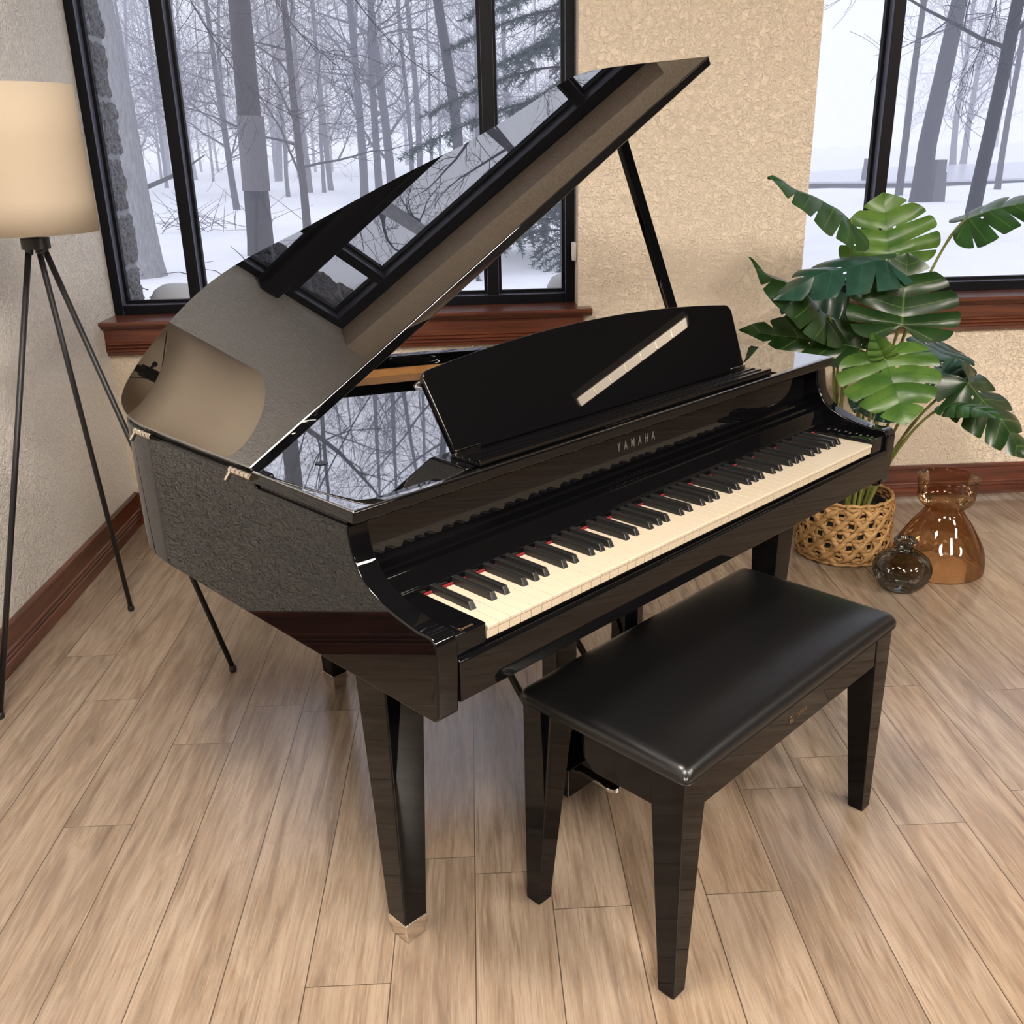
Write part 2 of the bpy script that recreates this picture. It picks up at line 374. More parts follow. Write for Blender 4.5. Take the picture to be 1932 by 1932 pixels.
BB = [(0,.131),(-.011,.131),(-.015,.126),(-.015,.118),(-.012,.114),(-.013,.066),(-.018,.062),(-.018,.056),(-.013,.052),(-.018,.048),(-.018,.042),(-.013,.038),(-.020,.033),(-.022,.010),(-.022,0),(0,0)]
m = MB(); m.prism(BB, XL, XR, lambda a, z, x: (x, YB+a, z)); struct('baseboard_back', m, M['mahog'], 'mahogany baseboard along the window wall', 'baseboard')
m = MB(); m.prism(BB, YF, YB, lambda a, z, y: (XL-a, y, z)); struct('baseboard_left', m, M['mahogY'], 'mahogany baseboard along the left wall behind the lamp', 'baseboard')
m = MB(); m.prism(BB, YF, YB, lambda a, z, y: (XR+a, y, z)); struct('baseboard_right', m, M['mahogY'], 'mahogany baseboard along the far right wall', 'baseboard')
m = MB(); m.prism(BB, XL, XR, lambda a, z, x: (x, YF-a, z)); struct('baseboard_front', m, M['mahog'], 'mahogany baseboard along the wall behind the photographer', 'baseboard')

# ceiling lights (long fluorescent boxes; seen at most as reflections; last one added to brighten the left side)
for i, (x, y, lx, ly) in enumerate(((-.2,-2.6,.3,.6), (2.0,-2.7,.3,.6), (3.3,-1.5,.3,.6), (5.45,.93,.11,.56), (4.6,-3.2,.3,.6), (-.95,-.75,.3,.3))):
    r = empty('ceiling_light', (x, y, ZC-.07)); dim = lx < .2
    tag(r, 'long narrow ceiling light mirrored in the music stand' if dim else 'unseen rectangular warm ceiling light, the leftmost one added as fill', 'ceiling light', None if dim else 'ceiling lights of the room')
    h = MB(); h.box(-lx, lx, -ly, ly, .012, .07); h.build('housing', M['white'], r, bevel=.004)
    k = 7 if dim else 1; w_ = (2*ly-.04)/k
    for j in range(k):
        h = MB(); h.box(-lx+.02, lx-.02, -ly+.02+j*w_, -ly+.02+(j+1)*w_-(.008 if dim else 0), 0, .012); h.build('diffuser', M['lampdim' if dim else 'lampglow'], r)

# ------------------------------------------------------------------ piano
TH = .73915
def pw(x, y, z=0):
    c, s = math.cos(TH), math.sin(TH); return (c*x - s*y, s*x + c*y, z)
P = empty('grand_piano', pw(0, .45, 0), TH)
tag(P, 'glossy black digital grand piano with its lid propped open and keyboard facing the bench', 'piano')
OY = -.45          # root sits at the middle of the body
class PB(MB):
    def build(s, *a, **k):
        s.v = [(x, y + OY, z) for x, y, z in s.v]; return MB.build(s, *a, **k)
hw = .715
LID = [(0,.452),(-.001,.62),(-.001,.80),(0,.86),(.010,.94),(.034,1.008),(.065,1.053),(.1,1.086),(.149,1.122),(.223,1.166),(.295,1.203),(.37,1.228),(.44,1.237),(.51,1.226),(.58,1.195),(.653,1.15),(.762,1.098),(.871,1.045),(.97,.988),(1.063,.93),(1.18,.886),(1.29,.862),(1.36,.846),(1.405,.81),(1.420,.751),(1.426,.657),(1.428,.548),(1.430,.452)]
LS = catmull(LID, 5)
def offs(poly, d):
    out = []; n = len(poly)
    for i, p in enumerate(poly):
        a = poly[max(i-1, 0)]; c = poly[min(i+1, n-1)]; tx, ty = c[0]-a[0], c[1]-a[1]; l = math.hypot(tx, ty) or 1
        out.append((p[0] + ty/l*d, p[1] - tx/l*d))
    return out
# the outline runs left -> back -> right, so +d offsets inwards
CASE = [(x - hw, y) for x, y in LS]; CASE_O = offs(CASE, .003)
i0 = min(range(len(CASE)), key=lambda i: abs(CASE[i][1]-.83) + (0 if CASE[i][0] < 0 else 9))
i1 = min(range(len(CASE)), key=lambda i: abs(CASE[i][1]-.80) + (0 if CASE[i][0] > 0 else 9))
seg = CASE_O[i0:i1+1]
m = PB(); m.ring(seg, offs(seg, .040), .618, .893); m.build('case_rim', M['black'], P, bevel=.003, angle=50)
m = PB(); m.ring(offs(CASE_O, .0402), offs(CASE_O, .0445), .845, .864); m.build('inner_rim', M['veneer'], P, smooth=False)
# cheeks: arm, swept curve and long side panel
CH = [(.006,.614),(-.004,.622),(-.009,.70),(-.009,.735),(-.006,.747),(.002,.7535),(.014,.7545),(.030,.7535),(.048,.756),(.080,.762),(.112,.771),(.140,.783),(.160,.799),(.174,.820),(.181,.842),(.184,.862),(.185,.874),(.44,.874),(.445,.889),(.832,.889),(.832,.619),(.50,.616)]
for sx, nmx in ((-1, 'side_panel'), (1, 'side_panel')):
    m = PB(); x0, x1 = sorted((sx*hw, sx*(hw-.040))); m.prism(CH, x0, x1, lambda a, z, x: (x, a, z)); m.build(nmx, M['black'], P, bevel=.0035, seg=3, angle=35)
# fixed front part of the top
TOP = [(-hw,.452),(-hw,.165),(hw,.165),(hw,.452),(.706,.452),(.700,.36),(.690,.27),(.676,.205),(.640,.184),(.55,.181),(-.55,.181),(-.640,.184),(-.676,.205),(-.690,.27),(-.700,.36),(-.706,.452)]
m = PB(); m.prism(TOP, .879, .901); two_tone(m.build('top_frame', M['black'], P, bevel=.0098, seg=6, angle=60), M['black_deck'], 2, .7)
m = PB(); m.prism([(.475,.172),(.710,.172),(.710,.60),(.475,.60)], .890, .9015); m.build('top_panel', M['black_deck'], P, bevel=.002)
SUP = [(-hw+.006,.452),(-hw+.006,.19),(-.676,.205),(-.690,.27),(-.700,.36),(-.706,.452)]
for sx in (-1, 1):
    pl = [(a*-sx*1.0005, b_) for a, b_ in SUP]
    m = PB(); m.prism(pl if sx < 0 else pl[::-1], .840, .880); m.build('top_frame_support', M['black'], P)
# deck under the lid
inner = offs(CASE_O, .008); dk = [(-.695,.228)] + [p for p in inner if p[1] > .47] + [(.695,.228)]
m = PB(); m.prism(dk[::-1], .828, .845); m.build('deck', M['black_deck'], P)
m = PB(); m.lathe([(.0,.0003),(.0125,.0003)], (-.513,.550,.8456), 24); m.build('prop_hole', M['black_satin'], P)
for cx, cy in ((.054,.864), (-.30,.95), (.38,.70)):
    m = PB(); m.lathe([(.056,0),(.056,.004),(.064,.004),(.068,0)], (cx, cy, .8455), 40); rg = m.build('speaker_ring', M['chrome'], P, smooth=True)
    m = PB(); m.lathe([(0,.001),(.056,.001)], (cx, cy, .8455), 40); m.build('speaker_grille', M['cloth'], rg)
# bottom board
bt = offs(CASE_O, .02); m = PB(); m.prism(([(-.69,.45)] + [p for p in bt if p[1] > .46] + [(.69,.45),(.69,.034),(-.69,.034)])[::-1], .637, .660); m.build('bottom_board', M['black'], P)
# keyslip, key blocks, fallboard, name panel
m = PB(); m.prism([(-.007,.636),(.03,.633),(.03,.690),(.006,.690),(.005,.706),(-.006,.708),(-.011,.703),(-.010,.640)], -.675, .675, lambda a, z, x: (x, a, z)); m.build('keyslip', M['black'], P, bevel=.002)
for sx in (-1, 1):
    m = PB(); x0, x1 = sorted((sx*.6745, sx*.6125)); m.box(x0, x1, -.001, .148, .69, .7425); kb = m.build('key_block', M['black'], P, bevel=.003)
    if sx < 0: KBL = kb
    else: KBR = kb
FALL = [(.147,.650),(.147,.7425),(.149,.7495),(.151,.7505),(.1655,.7775),(.169,.7795),(.180,.781),(.183,.785),(.200,.789),(.203,.7935),(.213,.7950),(.222,.7950),(.222,.650)]
m = PB(); m.prism(FALL[::-1], -.6745, .6745, lambda a, z, x: (x, a, z)); m.build('fallboard', M['black'], P, bevel=.0012, angle=25)
m = PB(); m.prism([(.2130,.7955),(.240,.7955),(.240,.880),(.2175,.880)], -.6745, .6745, lambda a, z, x: (x, a, z)); NP = m.build('name_panel', M['black'], P)

def text_mesh(name, txt, size, mat, parent, loc, rot, sx=1.0, spacing=1.0, depth=.0006, shear=0, bold=0):
    cu = bpy.data.curves.new(name, 'FONT'); cu.body = txt; cu.size = size; cu.extrude = depth; cu.space_character = spacing; cu.align_x = 'CENTER'; cu.shear = shear; cu.offset = bold
    t = bpy.data.objects.new(name + '_c', cu); COL.objects.link(t)
    dg = bpy.context.evaluated_depsgraph_get(); dg.update(); me = bpy.data.meshes.new_from_object(t.evaluated_get(dg)); bpy.data.objects.remove(t)
    me.name = name; me.materials.clear(); me.materials.append(mat)
    o = bpy.data.objects.new(name, me); COL.objects.link(o); o.parent = parent; o.location = loc; o.rotation_euler = rot; o.scale = (sx, 1, 1); return o
text_mesh('maker_lettering', 'YAMAHA', .0245, M['letter'], NP, (.010, .2143+OY, .8275), (math.radians(87), 0, 0), .62, 2.5, .0008, 0, .0004)
text_mesh('model_lettering', 'Clavinova', .0085, M['gold'], KBL, (-.645, .006+OY, .7427), (0,0,0), .85, .95, .0001, .3)
for k in range(9):
    m = PB(); xx = .637 + (k % 2)*.006; m.box(xx, xx+.009, .014+k*.0135, .0165+k*.0135, .7424, .7428); m.build('control_mark', M['letter'], KBR)

# keyboard
m = PB(); m.box(-.612, .612, .012, .146, .690, .706); KB = m.build('keyboard', M['black_satin'], P)
m = PB(); m.box(-.611, .611, .1435, .1485, .7345, .7385); m.build('felt_strip', M['red'], KB)
KW = 1.222/52
m = MB(); w2 = KW/2 - .0004
m.prism([(.0,.713),(.144,.713),(.144,.735),(.0,.735),(-.0025,.7335),(-.0025,.7285),(0,.727)], -w2, w2, lambda a, z, x: (x, a, z)); wk = m.build('white_key', M['ivory'], KB, bevel=.0008)
m = MB(); m.add([(-.0068,.052,.733),(.0068,.052,.733),(.0068,.150,.733),(-.0068,.150,.733),(-.0050,.060,.7478),(.0050,.060,.7478),(.0050,.150,.7478),(-.0050,.150,.7478)],
             [(3,2,1,0),(4,5,6,7),(0,1,5,4),(1,2,6,5),(2,3,7,6),(3,0,4,7)]); bk = m.build('black_key', M['ebony'], KB, bevel=.0014, seg=3)
for i in range(52):
    o = wk if i == 0 else wk.copy()
    if i: COL.objects.link(o); o.parent = KB
    o.location = (-.611 + KW*(i+.5), OY, 0)
cnt = 0
for i in range(51):
    if i % 7 in (0, 2, 3, 5, 6):
        o = bk if cnt == 0 else bk.copy()
        if cnt: COL.objects.link(o); o.parent = KB
        sh = {0: .0, 2: -.0022, 3: .0022, 5: -.003, 6: 0.0}[i % 7]
        o.location = (-.611 + KW*(i+1) + sh, OY, 0); cnt += 1

# lid: hinge along the bass side, opened upwards
A = math.radians(28.0); LT = .021
def lidpt(s, y, t): return (-hw + s*math.cos(A) - t*math.sin(A), y, .9065 + s*math.sin(A) + t*math.cos(A))
m = PB(); m.prism([(s, y) for s, y in LS][::-1], -LT, 0, lambda s, y, t: lidpt(s, y, t)); LIDO = m.build('lid', M['black_lid'], P, bevel=.0025, seg=3, angle=50)
m = PB(); pr = [Vector((.640,.548,.872)), Vector((.415,.626,1.476))]
d = (pr[1]-pr[0]).normalized(); sd = Vector((1,-.25,0)); sd = (sd - d*sd.dot(d)).normalized(); nn = d.cross(sd)
vs = []
for q in pr:
    for a, c in ((-1,-1),(1,-1),(1,1),(-1,1)): vs.append(q + sd*.0135*a + nn*.009*c)
m.add(vs, [(3,2,1,0),(4,5,6,7),(0,1,5,4),(1,2,6,5),(2,3,7,6),(3,0,4,7)]); m.build('lid_prop', M['black'], P, bevel=.002)
# hinges
for y in (.84, .475):
    m = PB(); m.tube([(-hw-.004, y-.035, .893), (-hw-.004, y+.035, .893)], .0052, 12)
    for k in range(5): m.tube([(-hw-.004, y-.03+k*.014, .893), (-hw-.004, y-.022+k*.014, .893)], .0060, 12)
    hg = m.build('hinge', M['brass'], P, bevel=0)
    m = PB(); m.tube([(-hw-.005, y+.030, .892), (-hw-.015, y+.034, .876)], .0042, 10); m.build('hinge_pin', M['brass'], hg)
# music stand on its ledge
m = PB(); m.frustum((-.535,.535,.243,.32), (-.468,.468,.186,.285), .845, .902); m.build('stand_base', M['black'], P, bevel=.006, seg=3)
LG = [(.178,.9025),(.252,.9025),(.252,.9065),(.2445,.9065),(.2445,.908),(.226,.908),(.2245,.9105),(.2215,.9105),(.22,.908),(.209,.908),(.2075,.9105),(.2045,.9105),(.203,.908),(.187,.908),(.185,.914),(.180,.914),(.178,.911)]
m = PB(); m.prism(LG[::-1], -.450, .450, lambda a, z, x: (x, a, z)); m.build('stand_ledge', M['black'], P, bevel=.0012, angle=25)
sl = Vector((0, .065, .140)).normalized()
def rc(cx, cy, r, a0, a1, n=7): return [(cx + r*math.cos(math.radians(a0+(a1-a0)*i/n)), cy + r*math.sin(math.radians(a0+(a1-a0)*i/n))) for i in range(n+1)]
poly = rc(-.438,.008,.009,180,270) + rc(.433,.008,.009,270,360) + rc(.441,.130,.020,-4,78)
poly += [(.459-.02-(.918-.04)*i/16, .1505+.027*(1-((i/8)-1)**2)) for i in range(1, 16)] + rc(-.441,.130,.020,102,184)
def sp_(a, h, t): return (a, .2425 + sl.y*h + t*sl.z, .910 + sl.z*h - t*sl.y)
m = PB(); m.prism(poly, 0, .013, lambda a, h, t: sp_(a, h, t)); m.build('music_stand', M['black'], P, bevel=.0025, seg=3, angle=50)
for x in (-.432, .40):
    m = PB(); m.box(x-.012, x+.045, .243, .252, .9065, .916); m.build('stand_hinge', M['chrome'], P, bevel=.001)
# legs: two in front, one at the tail
def leg(cx, cy, tp, bw):
    m = PB(); b2 = bw/2; t2 = tp/2
    m.frustum((cx-b2, cx+b2, cy-b2, cy+b2), (cx-t2, cx+t2, cy-t2, cy+t2), .045, .575)
    m.frustum((cx-t2, cx+t2, cy-t2, cy+t2), (cx-t2*1.02, cx+t2*1.02, cy-t2*1.02, cy+t2*1.02), .575, .585)
    m.frustum((cx-t2*1.12, cx+t2*1.12, cy-t2*1.12, cy+t2*1.12), (cx-t2*1.65, cx+t2*1.65, cy-t2*1.65, cy+t2*1.65), .585, .626)
    lg = m.build('leg', M['black_leg'], P, bevel=.003, angle=20)
    m = PB(); f = b2*1.02; g = b2*.86
    m.box(cx-f, cx+f, cy-f, cy+f, .024, .0452); m.box(cx-g, cx+g, cy-g, cy+g, 0, .0242); m.build('leg_ferrule', M['brass'], lg, bevel=.0015)
leg(-.6175, .2425, .084, .052); leg(.628, .2425, .084, .052); leg(-.186, 1.094, .086, .048)
# pedal lyre
for sx in (-1, 1):
    m = PB(); m.box(sx*.1165-.036, sx*.1165+.036, .292, .330, .12, .626); m.build('lyre_post', M['black'], P, bevel=.003)
    m = PB(); m.tube([(sx*.115, .348, .12), (sx*.115+.0, .80, .626)], .0085, 10); m.build('lyre_brace', M['black_satin'], P, smooth=True)
m = PB(); m.box(-.165, .165, .243, .362, .052, .125); PX = m.build('pedal_box', M['black'], P, bevel=.004)
for x in (-.078, 0, .078):
    m = PB(); o2 = [(-.012,.245),(-.012,.215)] + [(.017*math.cos(t), .190+.020*math.sin(t)) for t in [PI*(.85+.13*i) for i in range(0, 11)]] + [(.012,.215),(.012,.245)]
    m.prism([(x+a, b_) for a, b_ in o2], .058, .070); m.build('pedal', M['chrome'], PX, bevel=.003, seg=3)

# ------------------------------------------------------------------ bench
B = empty('piano_bench', pw(-.033, -.036, 0), TH)
tag(B, 'black duet piano bench with padded leatherette seat in front of the keyboard', 'bench')
BX, BY = -.033, -.036
def seat():
    a, c = .372, .187; n1, n2 = 46, 30; m = MB(); R = .020
    def prof(q, h):   # -1..1 -> denser at edges
        return math.sin(q*PI/2)*h
    idx = {}; rows = []
    for j in range(n2+1):
        for i in range(n1+1):
            x = prof(-1+2*i/n1, a); y = prof(-1+2*j/n2, c)
            dx, dy = a-abs(x), c-abs(y)
            def drop(dd): return 0 if dd >= R else (1-math.sqrt(max(0, 1-((R-dd)/R)**2)))
            z = .478 + .016*(1-(x/a)**4)*(1-(y/c)**4) - R*min(1, drop(dx)+drop(dy))*.9
            # rounded plan corners
            rr = .014
            if dx < rr and dy < rr:
                ux, uy = rr-dx, rr-dy; l = math.hypot(ux, uy); mx_ = max(ux, uy)
                if l > 0: k = mx_/l; x = math.copysign(a-rr+ux*k, x); y = math.copysign(c-rr+uy*k, y)
            m.v.append((x, y, z))
    for j in range(n2):
        for i in range(n1):
            q = j*(n1+1)+i; m.f.append((q, q+1, q+n1+2, q+n1+1))
    # side skirt
    per = [i for i in range(n1+1)] + [(j)*(n1+1)+n1 for j in range(1, n2+1)] + [n2*(n1+1)+i for i in range(n1-1, -1, -1)] + [j*(n1+1) for j in range(n2-1, 0, -1)]
    o = len(m.v)
    for zz, k in ((.458, 1.0), (.450, .996)):
        for q in per: x, y, z = m.v[q]; m.v.append((x*k, y*k, min(zz, z-.001)))
    n = len(per)
    for r in range(2):
        for q in range(n):
            q2 = (q+1) % n; t0 = per[q] if r == 0 else o+q; t1 = per[q2] if r == 0 else o+q2
            m.f.append((t1, t0, o+r*n+q, o+r*n+q2))
    m.f.append(tuple(o+n+q for q in range(n)))
    return m.build('seat', M['leather'], B, smooth=True)
seat()
for sx in (-1, 1):
    for sy in (-1, 1):
        ox, oy = sx*.366, sy*.178; m = MB(); bw, tw = .034, .068
        def rect(w): return (min(ox, ox-sx*w), max(ox, ox-sx*w), min(oy, oy-sy*w), max(oy, oy-sy*w))
        m.frustum(rect(bw), rect(tw), .0, .451); m.build('leg', M['black_leg'], B, bevel=.002)
m = MB(); m.box(-.303, .318, -.176, -.158, .378, .451); FA = m.build('front_apron', M['black_leg'], B, bevel=.002)
m = MB(); m.box(-.303, .303, .158, .176, .378, .451); m.build('back_apron', M['black_leg'], B, bevel=.002)
for sx in (-1, 1):
    m = MB(); x0, x1 = sorted((sx*.364, sx*.346)); m.prism([(-.116,.378),(.01,.378),(.034,.400),(.038,.451),(-.116,.451)], x0, x1, lambda a, z, x: (x, a, z)); m.build('side_apron', M['black_leg'], B, bevel=.002)
m = MB(); m.box(-.30, .30, -.157, .157, .388, .451); m.build('storage_box', M['black_satin'], B)
text_mesh('maker_lettering', 'YAMAHA', .0145, M['bronze'], FA, (.0045, -.1762, .4055), (PI/2, 0, 0), .62, .98, .0003, 0, .0004)
m = MB(); m.tube([(-.0315+.0068*math.cos(t), -.1765, .4105+.0068*math.sin(t)) for t in [2*PI*i/20 for i in range(21)]], .0006, 6, False)
for k in range(3):
    a = PI/2 + k*2*PI/3; m.tube([(-.0315, -.1765, .4105), (-.0315+.006*math.cos(a), -.1765, .4105+.006*math.sin(a))], .0006, 6)
m.build('emblem', M['bronze'], FA)

# ------------------------------------------------------------------ floor lamp
lx, ly = pw(-.565, 1.665)[:2]
LPR = empty('floor_lamp', (lx, ly, 0)); tag(LPR, 'tripod floor lamp with black metal legs and cream drum shade beside the left wall', 'lamp')
m = MB(); n = 96; prof = [(.1535,1.222),(.1525,1.30),(.149,1.44),(.146,1.558),(.1445,1.558),(.1475,1.44),(.151,1.30),(.152,1.222)]
m.lathe(prof, (0,0,0), 96, True); m.build('lamp_shade', M['shade'], LPR, smooth=True)
m = MB(); m.lathe([(0,1.184),(.034,1.184),(.034,1.2095),(.0335,1.2105),(0,1.2105)], n=40); CL = m.build('collar', M['matte'], LPR, bevel=.001, angle=60)
m = MB(); m.tube([(0,0,1.205),(0,0,1.245)], .0105, 20); m.tube([(0,0,1.245),(0,0,1.30)], .017, 20); m.tube([(0,0,1.262),(.034,0,1.262)], .004, 8); m.tube([(.034,0,1.262),(.042,0,1.262)], .007, 8); m.build('socket', M['matte'], LPR, smooth=False)
m = MB(); m.lathe([(0,1.395),(.012,1.392),(.026,1.378),(.030,1.36),(.026,1.338),(.016,1.318),(.014,1.298)], n=20); m.build('bulb', M['white'], LPR, smooth=True)
m = MB()
for k in range(3):
    a = .5 + k*2*PI/3; m.tube([(.016*math.cos(a), .016*math.sin(a), 1.30), (.149*math.cos(a), .149*math.sin(a), 1.245)], .0015, 6)
m.build('spider', M['matte'], LPR)
for fx, fy in ((-.376,1.983), (-.347,1.377), (-.903,1.612)):
    q = Vector(pw(fx, fy, 0)) - Vector((lx, ly, 0)); dq = q.normalized()
    m = MB(); m.tube([dq*.020 + Vector((0,0,1.186)), q + Vector((0,0,.014))], .0075, 14); lg = m.build('leg', M['matte'], LPR, smooth=True)
    m = MB(); m.lathe([(0,0),(.009,.001),(.0105,.006),(.0105,.014),(.008,.019),(0,.021)], tuple(q), 16); m.build('rubber_foot', M['matte'], lg, smooth=True)
    m = MB(); m.lathe([(0,-.014),(.008,-.011),(.010,-.003),(.010,.006)], (dq.x*.020, dq.y*.020, 1.182), 14); m.build('leg_joint', M['matte'], lg, smooth=True)

# ------------------------------------------------------------------ glass vases
def vase(name, prof, loc, mat, label, n=72):
    m = MB(); out = catmull(prof, 6); m.lathe(out, (0,0,0), n); t = m.build(name, mat, smooth=True, loc=loc); tag(t, label, 'vase'); return t
V1 = [(0,.012),(.07,.007),(.132,.002),(.146,.004),(.151,.014),(.150,.045),(.141,.085),(.122,.122),(.096,.165),(.074,.195),(.0635,.213),(.062,.222),(.070,.232),(.085,.246),(.091,.262),(.0925,.285),(.0945,.312),(.097,.326),(.0985,.331),(.0955,.335),(.092,.331)]
vase('glass_vase', V1, (1.118, 1.305, 0), M['amber'], 'large amber glass vase with bowl top standing on the floor')
V2 = [(0,.010),(.030,.005),(.048,.001),(.064,.010),(.083,.034),(.0925,.062),(.091,.085),(.078,.108),(.054,.126),(.034,.137),(.026,.146),(.025,.158),(.028,.164),(.035,.167),(.0365,.171),(.034,.175),(.028,.174),(.024,.168)]
vase('glass_vase', V2, (.928, 1.160, 0), M['smoke'], 'small round smoky grey glass vase in front of the amber one')

# ------------------------------------------------------------------ woven basket
BK = empty('woven_basket', (.85, 1.485, 0)); tag(BK, 'round basket woven from tan water hyacinth strips, holding the monstera', 'basket')
def brad(z): return .158 - .004*z/.235
m = MB(); m.lathe([(0,.004),(.146,.004),(.146,.19),(.140,.19),(.140,.165),(0,.165)], n=40); m.build('liner_pot', M['pot'], BK, smooth=False)
def ribbon(m, pts, wd, th, wnorm):
    """flat strip along pts; wnorm(p) gives outward normal"""
    P_ = [Vector(p) for p in pts]; o = len(m.v); k = len(P_)
    for i, p in enumerate(P_):
        t = (P_[min(i+1, k-1)]-P_[max(i-1, 0)]).normalized(); nr = wnorm(p); s = t.cross(nr).normalized(); w = wd(i/(k-1))
        for a, c in ((-1, 0), (-.55, .8), (0, 1.15), (.55, .8), (1, 0), (0, -.5)): m.v.append(tuple(p + s*w*a + nr*th*c))
    for i in range(k-1):
        for q in range(6):
            q2 = (q+1) % 6; m.f.append((o+i*6+q, o+i*6+q2, o+(i+1)*6+q2, o+(i+1)*6+q))
out_n = lambda p: Vector((p.x, p.y, 0)).normalized()
def cyl(a, z, r): return (r*math.cos(a), r*math.sin(a), z)
m = MB(); NC = 14; ZR = [.022, .052, .092, .132, .172, .205]
for zi, z in enumerate(ZR):
    for dz in (-.0055, .0055):
        pts = [cyl(2*PI*i/160, z+dz+.0016*math.sin(i*1.7+zi), brad(z) + .003*math.sin(PI*i/4 + zi*PI + (0 if dz < 0 else PI))) for i in range(161)]
        ribbon(m, pts, lambda t: .0070, .0026, out_n)
for k in range(NC*2):
    a = 2*PI*(k+.5)/(NC*2); pts = [cyl(a+.012*math.sin(i*.9+k), .006+.222*i/24, brad(.1) + .0035*math.sin(i*PI/2.0 + k*PI)) for i in range(25)]
    ribbon(m, pts, lambda t: .0080 if k % 2 else .0100, .0026, out_n)
for sg in (1, -1):
    for k in range(NC):
        for zi in range(len(ZR)-1):
            a0 = 2*PI*k/NC; z0, z1 = ZR[zi], ZR[zi+1]; da = PI/NC*1.25
            ac = a0 + (PI/NC if zi % 2 else 0) ; jit = random.uniform(-.02, .02)
            pts = [cyl(ac + sg*da*(t-.5)*1.3 + jit, z0-.006+(z1-z0+.012)*t, brad(z0) + .006*math.sin(PI*t) + (.002 if sg > 0 else .0)) for t in [i/8 for i in range(9)]]
            ribbon(m, pts, lambda t: .0020+.0100*math.sin(PI*min(max(t,.04),.96)), .0036, out_n)
m.build('weave', M['basket'], BK, smooth=True)
for zz, rr in ((.2245, .0062), (.008, .0062)):
    m = MB(); pts = [cyl(2*PI*i/90, zz + .002*math.sin(i*1.3), brad(zz) - .001 + .0015*math.sin(i*2.1)) for i in range(91)]; m.tube(pts, rr, 8, False); m.build('rim_binding', M['basket'], BK, smooth=True)

# ------------------------------------------------------------------ monstera
PL = empty('potted_monstera', (.85, 1.485, .165)); tag(PL, 'leafy green monstera plant with split leaves growing out of the woven basket', 'plant')
PO = Vector((.85, 1.485, .165))
HX = [(0,.015,-.03),(.07,.15,-.20),(.16,.34,-.19),(.27,.455,-.02),(.42,.475,.22),(.58,.43,.46),(.74,.32,.68),(.88,.165,.86),(1,0,1.0)]
HC = catmull([(a, b_, c_) for a, b_, c_ in HX], 8)
def hmargin(t):
    for p, q in zip(HC, HC[1:]):
        if p[0] <= t <= q[0] + 1e-9:
            k = (t-p[0])/max(1e-9, q[0]-p[0]); return (p[1]+(q[1]-p[1])*k, p[2]+(q[2]-p[2])*k)
    return (0, 1)
def hrib(t): return 0 if t < .36 else .985*((t-.36)/.64)**1.2
def leaf(Bp, Tp, Nh, Wd, mat, droop=.25, fold=.15, split=.5, curl=.0, seed=0, nlob=5, asym=0):
    rg = random.Random(seed); Bv, Tv = Vector(Bp), Vector(Tp); ay = (Tv-Bv); L = ay.length; ay.normalize()
    nh = Vector(Nh); ax = ay.cross(nh).normalized(); az = ax.cross(ay).normalized()
    m = MB(); m.uv = []; sc = Wd/.475
    for sd in (-1, 1):
        cuts = [0, .27] + [.27 + (1-.27)*((i+1)/(nlob-1))**.95 for i in range(nlob-2)] + [1.0]
        cuts = sorted(set(cuts)); nl = len(cuts)-1
        for li in range(nl):
            t0, t1 = cuts[li], cuts[li+1]; tc = (t0+t1)/2; q0 = rg.uniform(.36, .68) if split else 1.1; g = rg.uniform(.12, .26)*split/.5
            if li == 0: g *= .35
            nt_, nq = 9, 14; o = len(m.v)
            for a in range(nt_+1):
                for c in range(nq+1):
                    t = t0+(t1-t0)*a/nt_; q = c/nq
                    te = t
                    if q > q0 and split:
                        k = g*((q-q0)/(1-q0))**1.1
                        lo = 0 if li == 0 else k; hi = 0 if li == nl-1 else k
                        f = (t-t0)/(t1-t0); f = lo*.5 + f*(1-.5*lo-.5*hi); te = t0+(t1-t0)*f
                    mx_, my_ = hmargin(te); ry = hrib(te)
                    f = (a/nt_-.5)*2; shrink = 1 - .045*f**4*(1 if split else 0)*(0 if li == nl-1 and f > 0 else 1)
                    qq = q*shrink; x = sd*mx_*qq*sc*(1+asym*sd); y = (ry + (my_-ry)*qq**1.15)*L
                    r = y/L; z = -droop*L*max(0, r)**2 + droop*.35*L*max(0, r) + fold*abs(x)*(1-.6*abs(x)/Wd) - curl*(x/Wd)**2*Wd*.8
                    z += L*.05*(mnoise.noise(Vector((x*9+seed*3.1, y*9, seed)))) ; z += .018*L*qq*math.sin(PI*(a/nt_))*.7 - .012*L + .02*L*math.sin(5*te+seed)*qq
                    p = Bv + ax*x + ay*y + az*z - PO
                    m.v.append(tuple(p)); m.uv.append((li + a/nt_*.998 + .001, q))
            for a in range(nt_):
                for c in range(nq):
                    if split and li in (1, 2, 3) and a in (0,) and c in (2, 3) and (seed+li) % 2 and c == 2: continue
                    v = o+a*(nq+1)+c; fc = (v, v+1, v+nq+2, v+nq+1); m.f.append(fc if sd < 0 else fc[::-1])
    # midrib
    o = len(m.v); lf = m.build('leaf', mat, PL, smooth=True)
    return lf
